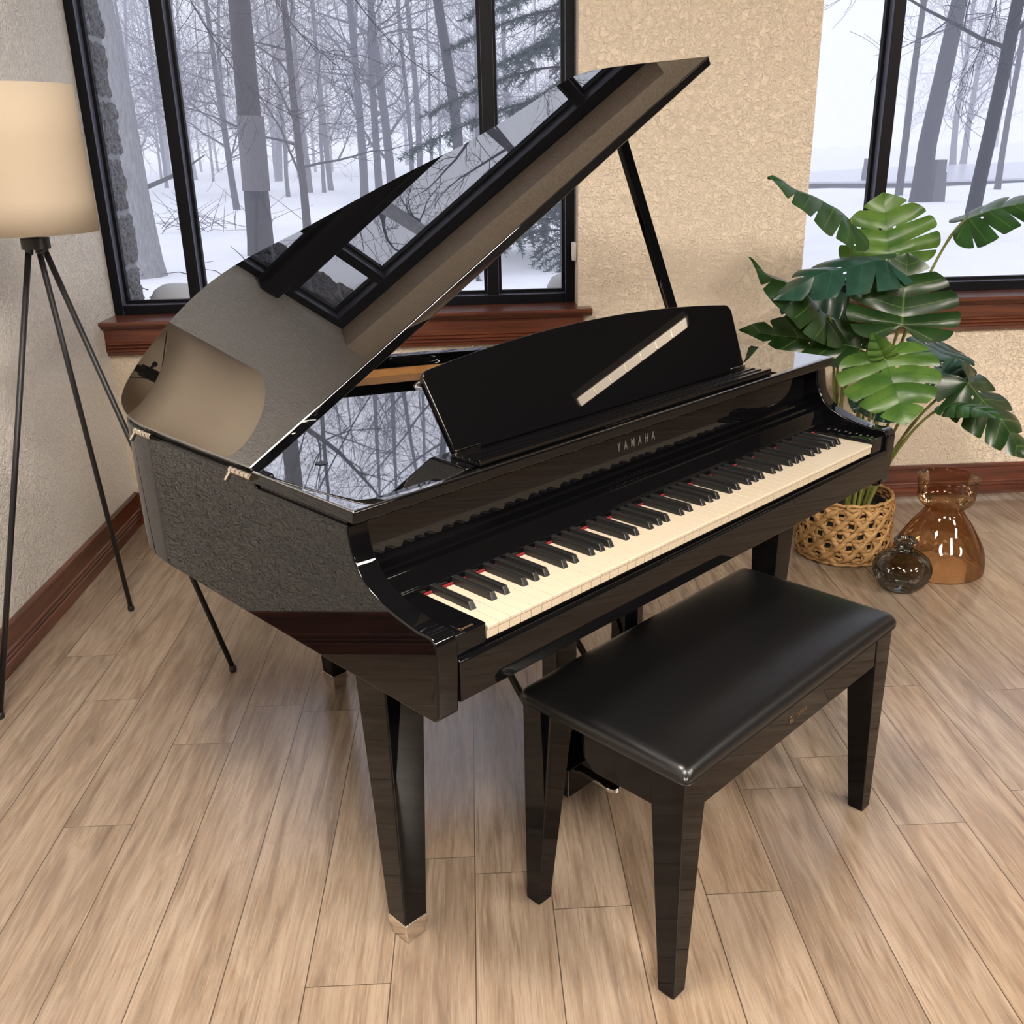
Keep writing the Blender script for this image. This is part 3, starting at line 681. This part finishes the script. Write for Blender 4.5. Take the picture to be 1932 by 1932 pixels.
def stem(Bp, off, bulge=.0, r0=.0065, r1=.0035, lead=None):
    a = PO + Vector((off[0], off[1], -.03)); e = Vector(Bp); h = e.z - a.z
    c1 = a + Vector((off[0]*.8, off[1]*.8, h*.55)); c2 = (Vector(lead) if lead else Vector((a.x*.35+e.x*.65, a.y*.35+e.y*.65, a.z + h*.92 + bulge)))
    pts = []
    for i in range(19):
        t = i/18; p = a*(1-t)**3 + c1*3*t*(1-t)**2 + c2*3*t*t*(1-t) + e*t**3; pts.append(p-PO)
    m = MB(); rad = [r0+(r1-r0)*i/18 + (.0011 if i % 6 == 3 else 0) for i in range(19)]; m.tube(pts, rad, 9); m.build('stem', M['stem'], PL, smooth=True)
LEAVES = [
 # base, tip, normal hint, half width, material, droop, fold, split, curl, stem offset
 ((.773,1.50,1.159),(.466,1.35,1.320),(.30,-.38,.85),.115,'leafM',.16,-.35,.42,.35,(-.03,.01)),
 ((.935,1.55,1.036),(.918,1.61,1.235),(-.25,-.90,.30),.160,'leafL',.12,.12,.5,.0,(.02,.03)),
 ((1.131,1.45,1.155),(1.345,1.35,1.255),(-.30,-.30,.88),.120,'leafM',.30,-.25,.5,.4,(.05,.01)),
 ((.862,1.40,1.040),(.483,1.25,1.030),(.02,-.42,.90),.110,'leafSheen',.32,-.35,.6,.5,(-.01,-.03)),
 ((.700,1.42,.862),(.406,1.30,1.081),(.55,-.42,.72),.110,'leafD',.10,-.3,.35,.45,(-.05,-.02)),
 ((.892,1.30,.846),(.930,1.40,1.060),(-.22,-.95,.18),.172,'leafD',.05,.06,.52,.0,(.02,-.05)),
 ((.797,1.60,.791),(.610,1.66,.900),(-.30,-.75,.60),.125,'leafSheen',.2,.1,.5,.1,(-.02,.05)),
 ((.813,1.40,.755),(.417,1.42,.838),(.12,-.88,.45),.085,'leafD',.18,.15,.5,-.1,(-.06,-.01)),
 ((.830,1.25,.750),(.850,1.09,.590),(-.20,-.78,.58),.155,'leafL',.16,.05,.42,.15,(.0,-.06)),
 ((.830,1.25,.752),(.765,1.21,.830),(-.5,-.8,.1),.042,'leafL',.2,.3,0,.1,None),
 ((1.130,1.55,.662),(1.300,1.72,.720),(-.15,-.66,.74),.140,'leafSheen',.25,.1,.5,.1,(.06,.03)),
 ((1.145,1.50,.640),(1.225,1.44,.565),(-.10,-.62,.78),.090,'leafSheen',.25,.1,.4,.1,(.06,.0)),
 ((1.183,1.40,.628),(1.366,1.25,.420),(.20,-.62,.74),.135,'leafD',.16,-.1,.5,.2,(.06,-.02)),
 ((1.113,1.35,.566),(1.204,1.20,.585),(-.05,-.30,.95),.060,'leafM',.3,.1,.3,.3,(.05,-.04)),
 ((.717,1.65,.860),(.610,1.72,.893),(.15,-.75,.62),.055,'leafM',.15,.1,.0,.1,(-.04,.04)),
 ((.853,1.40,.575),(.905,1.30,.535),(-.3,-.8,.5),.045,'leafSheen',.2,.1,0,.1,(.0,-.02)),
 ((.870,1.50,.590),(.840,1.47,.52),(-.4,-.8,.5),.040,'leafSheen',.2,.1,0,.1,(.01,.0)),
]
for i, (bp, tp, nh, wd, mt, dr, fo, spl, cu, so) in enumerate(LEAVES):
    leaf(bp, tp, nh, wd, M[mt], dr, fo, spl, cu, seed=i+3)
    if so: stem(bp, so, .02)

# ------------------------------------------------------------------ outdoors
m = MB(); n1, n2 = 90, 90
rg = random.Random(3)
def gz(x, y):
    return -.10 + .05*math.sin(x*.31+1)*math.sin(y*.23) + .03*math.sin(x*.9+y*.5) + (.10*max(0, min(1, (y-30)/20)))*(math.sin(x*.8)*math.sin(y*.7)+math.sin(x*1.9+2)*math.sin(y*1.3)) + max(0, y-60)*.012
xs = [-70 + 160*i/n1 for i in range(n1+1)]; ys = [2.32 + 137*(j/n2)**2 for j in range(n2+1)]
for y in ys:
    for x in xs: m.v.append((x, y, gz(x, y)))
for j in range(n2):
    for i in range(n1):
        q = j*(n1+1)+i; m.f.append((q, q+1, q+n1+2, q+n1+1))
struct('snow_ground', m, M['snow'], 'snow covered ground outside the windows', 'snow', smooth=True)
m = MB(); m.prism([(9,36.5),(15,33),(26,33.5),(48,44),(60,57),(38,60),(24,54),(14,46)], .02, .09); struct('pond', m, M['ice'], 'flat grey frozen pond in the snow beyond the right window', 'pond')

# rough stone pier outside the left window
SP = empty('stone_pier', (-1.95, 2.44, -.1)); tag(SP, 'rough rock faced stone pillar outside at the left end of the window', 'pillar')
H = .213; rg = random.Random(5)
m = MB(); m.box(-.19, .082, -.13, .105, 0, 3.3); m.build('mortar_core', M['mortar'], SP)
for k in range(15):
    m = MB(); z0 = k*H+.015; z1 = z0+H-.016; n = 26; nz = 18
    ring = []
    for f in range(4): ring.append(f)
    x0, x1, y0, y1 = -.20, .088, -.135, .112 + rg.uniform(-.012, .02)
    per = [(x1, y0+(y1-y0)*i/n) for i in range(n)] + [(x1-(x1-x0)*i/n, y1) for i in range(n)] + [(x0, y1-(y1-y0)*i/n) for i in range(n)] + [(x0+(x1-x0)*i/n, y0) for i in range(n)]
    N_ = len(per); o = 0
    for j in range(nz+1):
        e = 1 if j in (0, nz) else 0
        for i, (x, y) in enumerate(per):
            dx, dy = (x-(x0+x1)/2), (y-(y0+y1)/2); l = math.hypot(dx, dy); w = rg.uniform(-.006, .006) + .008*math.sin(i*.7+k*2)*math.sin(j*.5+k) - .009*e
            m.v.append((min(x + dx/l*w, .094), y+dy/l*w, z0+(z1-z0)*j/nz))
    for j in range(nz):
        for i in range(N_):
            i2 = (i+1) % N_; m.f.append((j*N_+i, j*N_+i2, (j+1)*N_+i2, (j+1)*N_+i))
    m.f.append(tuple(range(N_-1, -1, -1))); m.f.append(tuple(nz*N_+i for i in range(N_)))
    m.build('stone_block', M['stone'], SP)
for (x, y), lb in (((-1.70, 2.47), 'short grey rounded stone on a thin post outside beside the stone pillar'), ((-.03, 2.50), 'short grey rounded stone on a thin post outside below the spruce boughs')):
    t = empty('dome', (x, y, -.09)); tag(t, lb, 'dome')  # grey rounded stone on a thin post
    m = MB(); m.lathe([(.0,.99),(.05,.985),(.085,.965),(.105,.93),(.11,.89),(.11,.84),(0,.84)], n=32); m.build('cap', M['greystone'], t, smooth=True)
    m = MB(); m.lathe([(.0,0),(.045,0),(.045,.842),(0,.842)], n=20); m.build('post', M['greystone'], t)

def grow(m, p, d, L, r, lev, rg, cfg):
    """one branch chain and its children"""
    n = cfg['n'][lev]; pts = [p.copy()]; rad = [r]; q = p.copy(); dd = d.copy()
    for i in range(n):
        dd = (dd + Vector((rg.gauss(0, 1), rg.gauss(0, 1), rg.gauss(0, 1)))*cfg['wob'][lev] + Vector((0, 0, cfg['up'][lev]))).normalized()
        q = q + dd*(L/n); pts.append(q.copy()); rad.append(max(r*(1-(i+1)/n*cfg['tap'][lev]), cfg['rmin']))
    m.tube(pts, rad, cfg['sides'][lev], caps=False)
    if lev + 1 < len(cfg['n']):
        k = cfg['kids'][lev]; s0 = cfg['start'][lev]
        for c in range(k):
            t = s0 + (1-s0)*(c+rg.random())/k; fi = min(t*n, n-1e-3); i = int(fi); pp = pts[i].lerp(pts[i+1], fi-i); ax = (pts[i+1]-pts[i]).normalized()
            a = rg.uniform(0, 2*PI); o1 = ax.orthogonal().normalized(); o2 = ax.cross(o1); sd = o1*math.cos(a)+o2*math.sin(a); sp = cfg['ang'][lev]*rg.uniform(.7, 1.3)
            grow(m, pp, (ax*math.cos(sp)+sd*math.sin(sp)).normalized(), L*cfg['len'][lev]*rg.uniform(.6, 1.15)*(1-.45*t if lev == 0 else 1), max(rad[i]*cfg['rk'][lev], cfg['rmin']), lev+1, rg, cfg)
CF = dict(n=[12,7,5,3], wob=[.03,.14,.2,.25], up=[.02,.03,.02,.01], tap=[.82,.85,.85,.7], sides=[9,5,3,3], kids=[20,8,6], start=[.22,.2,.15], ang=[1.05,.8,.7], len=[.34,.45,.5], rk=[.36,.5,.55], rmin=.0035)
def tree(name, x, y, h, r, label, group=None, seed=0, mat='bark', cfg=None, lean=(0, 0), parts=True):
    cfg = dict(CF, **(cfg or {})); rg = random.Random(seed); z = gz(x, y) - .05
    t = empty(name, (x, y, z)); tag(t, label, 'tree', group)
    full = MB(); d0 = Vector((lean[0], lean[1], 1)).normalized()
    # trunk by itself, then branches off it
    n = cfg['n'][0]; pts = [Vector((0, 0, 0))]; rad = [r*1.16]; q = Vector((0, 0, 0)); dd = d0.copy()
    for i in range(n):
        dd = (dd + Vector((rg.gauss(0, 1), rg.gauss(0, 1), 0))*cfg['wob'][0] + Vector((0, 0, .04))).normalized()
        q = q + dd*(h/n); pts.append(q.copy()); rad.append(r*(1-.8*(i+1)/n))
    pts.insert(1, pts[0].lerp(pts[1], .25)); rad.insert(1, r*1.03)
    full.tube(pts, rad, cfg['sides'][0], caps=False); full.build('trunk', M[mat], t, smooth=True)
    br = MB(); k = cfg['kids'][0]; s0 = cfg['start'][0]
    for c in range(k):
        tt = s0+(1-s0)*(c+rg.random())/k; fi = min(tt*(len(pts)-1), len(pts)-1.001); i = int(fi); pp = pts[i].lerp(pts[i+1], fi-i); ax = (pts[i+1]-pts[i]).normalized()
        a = rg.uniform(0, 2*PI); sd = Vector((math.cos(a), math.sin(a), 0)); sp = cfg['ang'][0]*rg.uniform(.7, 1.25)
        grow(br, pp, (ax*math.cos(sp)+sd*math.sin(sp)).normalized(), h*cfg['len'][0]*rg.uniform(.6, 1.15)*(1-.5*tt), max(rad[i]*cfg['rk'][0], .012), 1, rg, cfg)
    br.build('branches', M['twig'], t)
    return t
tree('bare_tree', -4.85, 11.7, 13, .26, 'pale thick trunk just right of the stone pillar outside', seed=11, mat='bark_pale', cfg=dict(start=[.40,.2,.15], kids=[14,7,6]))
T1 = tree('bare_tree', -3.86, 14.5, 15, .205, 'dark thick bare tree in the middle of the left pane with a window glass reflection painted as a paler band', seed=12, cfg=dict(start=[.36,.2,.15], kids=[16,8,6], wob=[.004,.14,.2,.25]), lean=(.030, 0))
m = MB(); m.tube([Vector((.032,0,1.05)), Vector((.045,0,1.5)), Vector((.062,0,2.15))], [.216,.213,.209], 24, False); m.build('glass_reflection_band', M['reflection_band'], T1, smooth=True)  # sleeve paints a window glass reflection onto the trunk
tree('bare_tree', -3.80, 18.9, 11, .085, 'slim forked bare tree right of the dark thick trunk', seed=13, cfg=dict(start=[.12,.2,.15], kids=[20,8,6]))
tree('bare_tree', -4.15, 34.0, 16, .15, 'slim straight tree left of the twin trunks in mid woods', seed=14)
tree('bare_tree', -3.40, 31.5, 15, .13, 'first of the twin trunks in mid woods above the lid', seed=15)
tree('bare_tree', -3.05, 32.5, 15, .16, 'second of the twin trunks in mid woods with spreading limbs', seed=16, cfg=dict(start=[.14,.2,.15], kids=[24,8,6]))
tree('bare_tree', -7.5, 29.0, 11, .10, 'slender young tree left of the dark thick trunk', seed=17, cfg=dict(start=[.15,.2,.15], kids=[22,8,6]))
tree('bare_tree', -2.35, 38.0, 17, .13, 'thin straight trunk left of the spruce branches', seed=18, cfg=dict(start=[.35,.2,.15]))
tree('bare_tree', -.62, 22.0, 16, .14, 'grey trunk partly behind the spruce tips', seed=19, cfg=dict(start=[.35,.2,.15]))
tree('bare_tree', -.12, 20.0, 16, .13, 'grey trunk wholly behind the spruce boughs', seed=20, cfg=dict(start=[.35,.2,.15]))
tree('bare_tree', -12.3, 62.0, 15, .22, 'distant leaning double tree at the snowy forest edge', seed=21, lean=(.1, 0))
tree('bare_tree', 10.9, 23.2, 17, .235, 'thickest bare tree behind the right window', seed=22, cfg=dict(start=[.30,.2,.15], kids=[16,8,6]))
tree('bare_tree', 7.45, 13.8, 13, .115, 'bare tree nearest the right window with a straight dark trunk', seed=23, cfg=dict(start=[.22,.2,.15], kids=[14,7,6]))
tree('bare_tree', 12.3, 27.7, 15, .11, 'thin tree just left of the thickest tree behind the right window', seed=24, cfg=dict(start=[.3,.2,.15]))
tree('bare_tree', 29.5, 60.0, 14, .20, 'left one of two faint far trees beyond the pond', seed=25)
tree('bare_tree', 30.9, 61.5, 14, .20, 'right one of two faint far trees beyond the pond', seed=26)
tree('bare_tree', 16.5, 30.0, 14, .10, 'thin tree at the right edge of the right window', seed=27, cfg=dict(start=[.25,.2,.15]))
tree('bare_tree', 3.3, 15.5, 13, .14, 'tree behind the pier whose twigs reach into the right window', seed=28, cfg=dict(start=[.22,.2,.15], kids=[16,8,6]))
# misty woods: shared meshes
protos = []
for k in range(5):
    t = tree('bare_tree', -20+k*7, 60+k*5, [15,13,17,12,14][k], [.14,.11,.17,.09,.12][k], 'bare tree in the pale misty woods far behind the left window', 'misty woods behind the left window', seed=40+k, cfg=dict(kids=[22,8,5], start=[.16,.2,.15], rmin=.006))
    protos.append(t)
rg = random.Random(9)
for k in range(95):
    src = protos[k % 5]; y = rg.uniform(38, 105); x = -.46 + (y+1.67)*rg.uniform(-.52, .16)
    if y < 50 and -.13 < (x+.46)/(y+1.67) < -.08: x -= 2
    c = src.copy(); COL.objects.link(c); c.location = (x, y, gz(x, y)-.05); c.rotation_euler = (0, 0, rg.uniform(0, 6.28)); s = rg.uniform(.75, 1.15); c.scale = (s, s, s)
    for ch in src.children:
        d = ch.copy(); COL.objects.link(d); d.parent = c
for k in range(14):
    src = protos[k % 5]; y = rg.uniform(75, 120); x = -.46 + (y+1.67)*rg.uniform(.42, .80)
    c = src.copy(); COL.objects.link(c); c.location = (x, y, gz(x, y)-.05); c.rotation_euler = (0, 0, rg.uniform(0, 6.28)); c['label'] = 'faint bare tree in the white mist far behind the right window'; c['group'] = 'faint trees behind the right window'
    for ch in src.children:
        d = ch.copy(); COL.objects.link(d); d.parent = c

# drooping twigs of the tree overhead, near the glass
def twig(pts, r, label, seed):
    rg = random.Random(seed); o = Vector(pts[0]); P_ = [Vector(q) for q in catmull(pts, 6)]; m = MB()
    m.tube([q-o for q in P_], [r*(1-.75*i/(len(P_)-1)) for i in range(len(P_))], 5, False)
    cfg = dict(CF, n=[1,5,4], kids=[0,4], rmin=.0022, wob=[0,.16,.2], sides=[5,4,3], up=[0,-.05,-.04])
    for i in range(3, len(P_)-1):
        for q in range(2):
            dd = (P_[i]-P_[i-1]).normalized(); s = Vector((rg.gauss(0,1), rg.gauss(0,.6), rg.gauss(0,.7))).normalized(); d2 = (dd*.7+s*.8).normalized()
            grow(m, P_[i]-o, d2, rg.uniform(.35, .9), r*.35, 1, rg, cfg)
    t = m.build('overhanging_branch', M['twig'], loc=o); tag(t, label, 'branch')
twig([(-4.2,10,4.6),(-3.6,9.8,3.9),(-3.3,9.6,3.0),(-2.75,9.4,2.1),(-2.2,9.3,1.75)], .013, 'long thin drooping branch crossing right of the dark thick trunk', 1)
twig([(-2.9,9,4.4),(-2.5,8.8,3.5),(-2.2,8.8,2.7),(-1.7,8.6,2.2)], .011, 'thin drooping branch at the top middle of the window behind the piano', 2)
twig([(-2.9,11,5),(-2.0,10.8,3.5),(-1.2,10.6,2.5),(-.3,10.5,1.9)], .012, 'thin diagonal branch in front of the twin trunks', 3)
twig([(4.2,8.5,4.3),(4.7,8.4,3.4),(4.6,8.3,2.6),(4.4,8.2,2.0)], .010, 'thin drooping twigs at the left edge of the right window', 4)

# blue grey spruce
def spruce(x, y, label):
    t = empty('spruce_tree', (x, y, gz(x, y)-.05)); tag(t, label, 'tree'); m = MB(); m.tube([(0,0,0),(0,0,3),(0,0,8)], [.15,.12,.03], 12, False); m.build('trunk', M['bark'], t, smooth=True)
    rg = random.Random(31); fo = MB(); wd = MB()
    for k in range(80):
        z = .35 + 6.8*(k/80)**1.15; Lb = 2.9*(1-(z-.4)/8.6)*rg.uniform(.72, 1.1); a = k*2.399+rg.uniform(-.3, .3)
        dr = Vector((math.cos(a), math.sin(a), 0)); pts = []
        for i in range(9):
            s = i/8; pts.append(Vector((0,0,z)) + dr*Lb*s + Vector((0,0, .10*Lb*s - .55*Lb*s*s + .20*Lb*s**3)))
        wd.tube(pts, [.022*(1-.85*i/8) for i in range(9)], 4, False)
        side = Vector((-dr.y, dr.x, 0))
        for i in range(2, 9):
            for sg in (-1, 1):
                ll = Lb*.30*(1.15-.7*i/8)*rg.uniform(.6, 1.15); d0 = (dr*.75 + side*sg*.85 + Vector((0,0,-.22))).normalized(); p0 = pts[i]
                ns = max(3, int(ll/.032))
                for j in range(ns):
                    c = p0 + d0*ll*(j/ns) + Vector((0,0,-.25*ll*(j/ns)**2))
                    for q in range(7):
                        nd = (d0*.7 + Vector((rg.gauss(0,1), rg.gauss(0,1), rg.gauss(0,.8))).normalized()*.8).normalized(); w = nd.orthogonal().normalized()*.0075; l2 = rg.uniform(.05, .09)
                        o = len(fo.v); fo.v += [tuple(c-w), tuple(c+w), tuple(c+nd*l2+w*.4), tuple(c+nd*l2-w*.4)]; fo.f.append((o, o+1, o+2, o+3))
        for i in range(30):
            s = .18+.82*i/29; f = s*8; ii = min(int(f), 7); c = pts[ii].lerp(pts[ii+1], f-ii)
            for q in range(7):
                nd = (dr*.6 + Vector((rg.gauss(0,1), rg.gauss(0,1), rg.gauss(0,.8))).normalized()*.9).normalized(); w = nd.orthogonal().normalized()*.0075; l2 = rg.uniform(.06, .10)
                o = len(fo.v); fo.v += [tuple(c-w), tuple(c+w), tuple(c+nd*l2+w*.4), tuple(c+nd*l2-w*.4)]; fo.f.append((o, o+1, o+2, o+3))
    wd.build('branches', M['twig'], t); fo.build('foliage', M['needle'], t)
spruce(.98, 12.6, 'blue grey spruce with drooping boughs at the right of the window behind the piano')
# posts by the pond
for (x, y), lb in (((14.2, 35.0), 'left weathered post standing by the pond'), ((11.4, 23.4), 'right weathered post beside the thickest tree')):
    t = empty('wooden_post', (x, y, gz(x, y)-.1)); tag(t, lb, 'post', 'posts by the pond')
    m = MB(); m.frustum((-.17,.17,-.17,.17), (-.14,.14,-.14,.14), 0, .8); m.build('base', M['post'], t)
    m = MB(); m.box(-.12, .12, -.12, .12, .8, 1.1); m.build('top_block', M['post'], t)
# brushwood pile and low shrubs in the snow
def brush(x, y, n, ln, label, seed):
    rg = random.Random(seed); m = MB()
    for i in range(n):
        p = Vector((rg.gauss(0, ln*.5), rg.gauss(0, ln*.25), rg.uniform(0, .2))); d = Vector((rg.gauss(0,1), rg.gauss(0,.4), rg.uniform(.05, .5))).normalized(); L = rg.uniform(.4, 1)*ln*.6
        m.tube([p, p+d*L*.5+Vector((0,0,.04)), p+d*L], [.009, .006, .003], 4, False)
    t = m.build('brushwood', M['twig'], loc=(x, y, gz(x, y)-.03)); tag(t, label, 'brushwood', kind=None)
brush(-7.0, 19.5, 70, 2.2, 'heap of fallen brushwood in the snow left of the dark thick trunk', 1)
brush(-3.2, 10.0, 14, .8, 'few bare twigs poking from the snow near the window', 2)
brush(-4.3, 9.6, 6, 1.0, 'bent bare sapling twigs beside the pale trunk', 3)
m = MB(); m.tube([(-1.9,0,.05),(-.4,.1,.55),(1.2,.3,1.15),(1.9,.3,1.55)], [.07,.06,.045,.012], 8); o = m.build('fallen_trunk', M['bark'], loc=(-8.2, 21.0, -.1), smooth=True); tag(o, 'fallen leaning trunk with snow left of the dark thick tree', 'log')

# winter mist: real scattering air outside
fm, fnt, fb, fo_ = nm('winter_mist'); fnt.nodes.remove(fb)
vs = fnt.nodes.new('ShaderNodeVolumeScatter'); vs.inputs['Color'].default_value = (.91,.91,1.0,1); vs.inputs['Density'].default_value = .0105; vs.inputs['Anisotropy'].default_value = 0
fnt.links.new(vs.outputs[0], fo_.inputs['Volume'])
m = MB(); m.box(-69, 89, 2.7, 138, -.6, 22); o = m.build('mist', fm); o['kind'] = 'stuff'; tag(o, 'pale winter mist hanging over the snow outside', 'mist')

# ------------------------------------------------------------------ sky, camera, view
w = bpy.data.worlds.new('overcast'); scn.world = w; w.use_nodes = True
bg = w.node_tree.nodes['Background']; bg.inputs[0].default_value = (.835,.855,1.0,1); bg.inputs[1].default_value = 1.5
cd = bpy.data.cameras.new('camera'); cam = bpy.data.objects.new('camera', cd); COL.objects.link(cam); scn.camera = cam
cd.sensor_width = 36; cd.lens = 36*1802.197/1932; cd.clip_start = .05; cd.clip_end = 400
f = Vector((.03279894,.93483702,-.35355902)); r = Vector((.99880554,-.04347694,-.02229921)); u = r.cross(f)
cam.matrix_world = Matrix(((r.x, u.x, -f.x, -.4543582), (r.y, u.y, -f.y, -1.66620685), (r.z, u.z, -f.z, 1.38640378), (0,0,0,1)))
vs_ = scn.view_settings; vs_.view_transform = 'Standard'; vs_.look = 'None'; vs_.gamma = 1; vs_.use_curve_mapping = False; vs_.exposure = 0
cy = scn.cycles; cy.use_denoising = True; cy.max_bounces = 10; cy.diffuse_bounces = 4; cy.glossy_bounces = 6; cy.transparent_max_bounces = 24; cy.transmission_bounces = 6; cy.volume_bounces = 2
cy.sample_clamp_indirect = 6; cy.use_adaptive_sampling = True; cy.adaptive_threshold = .02
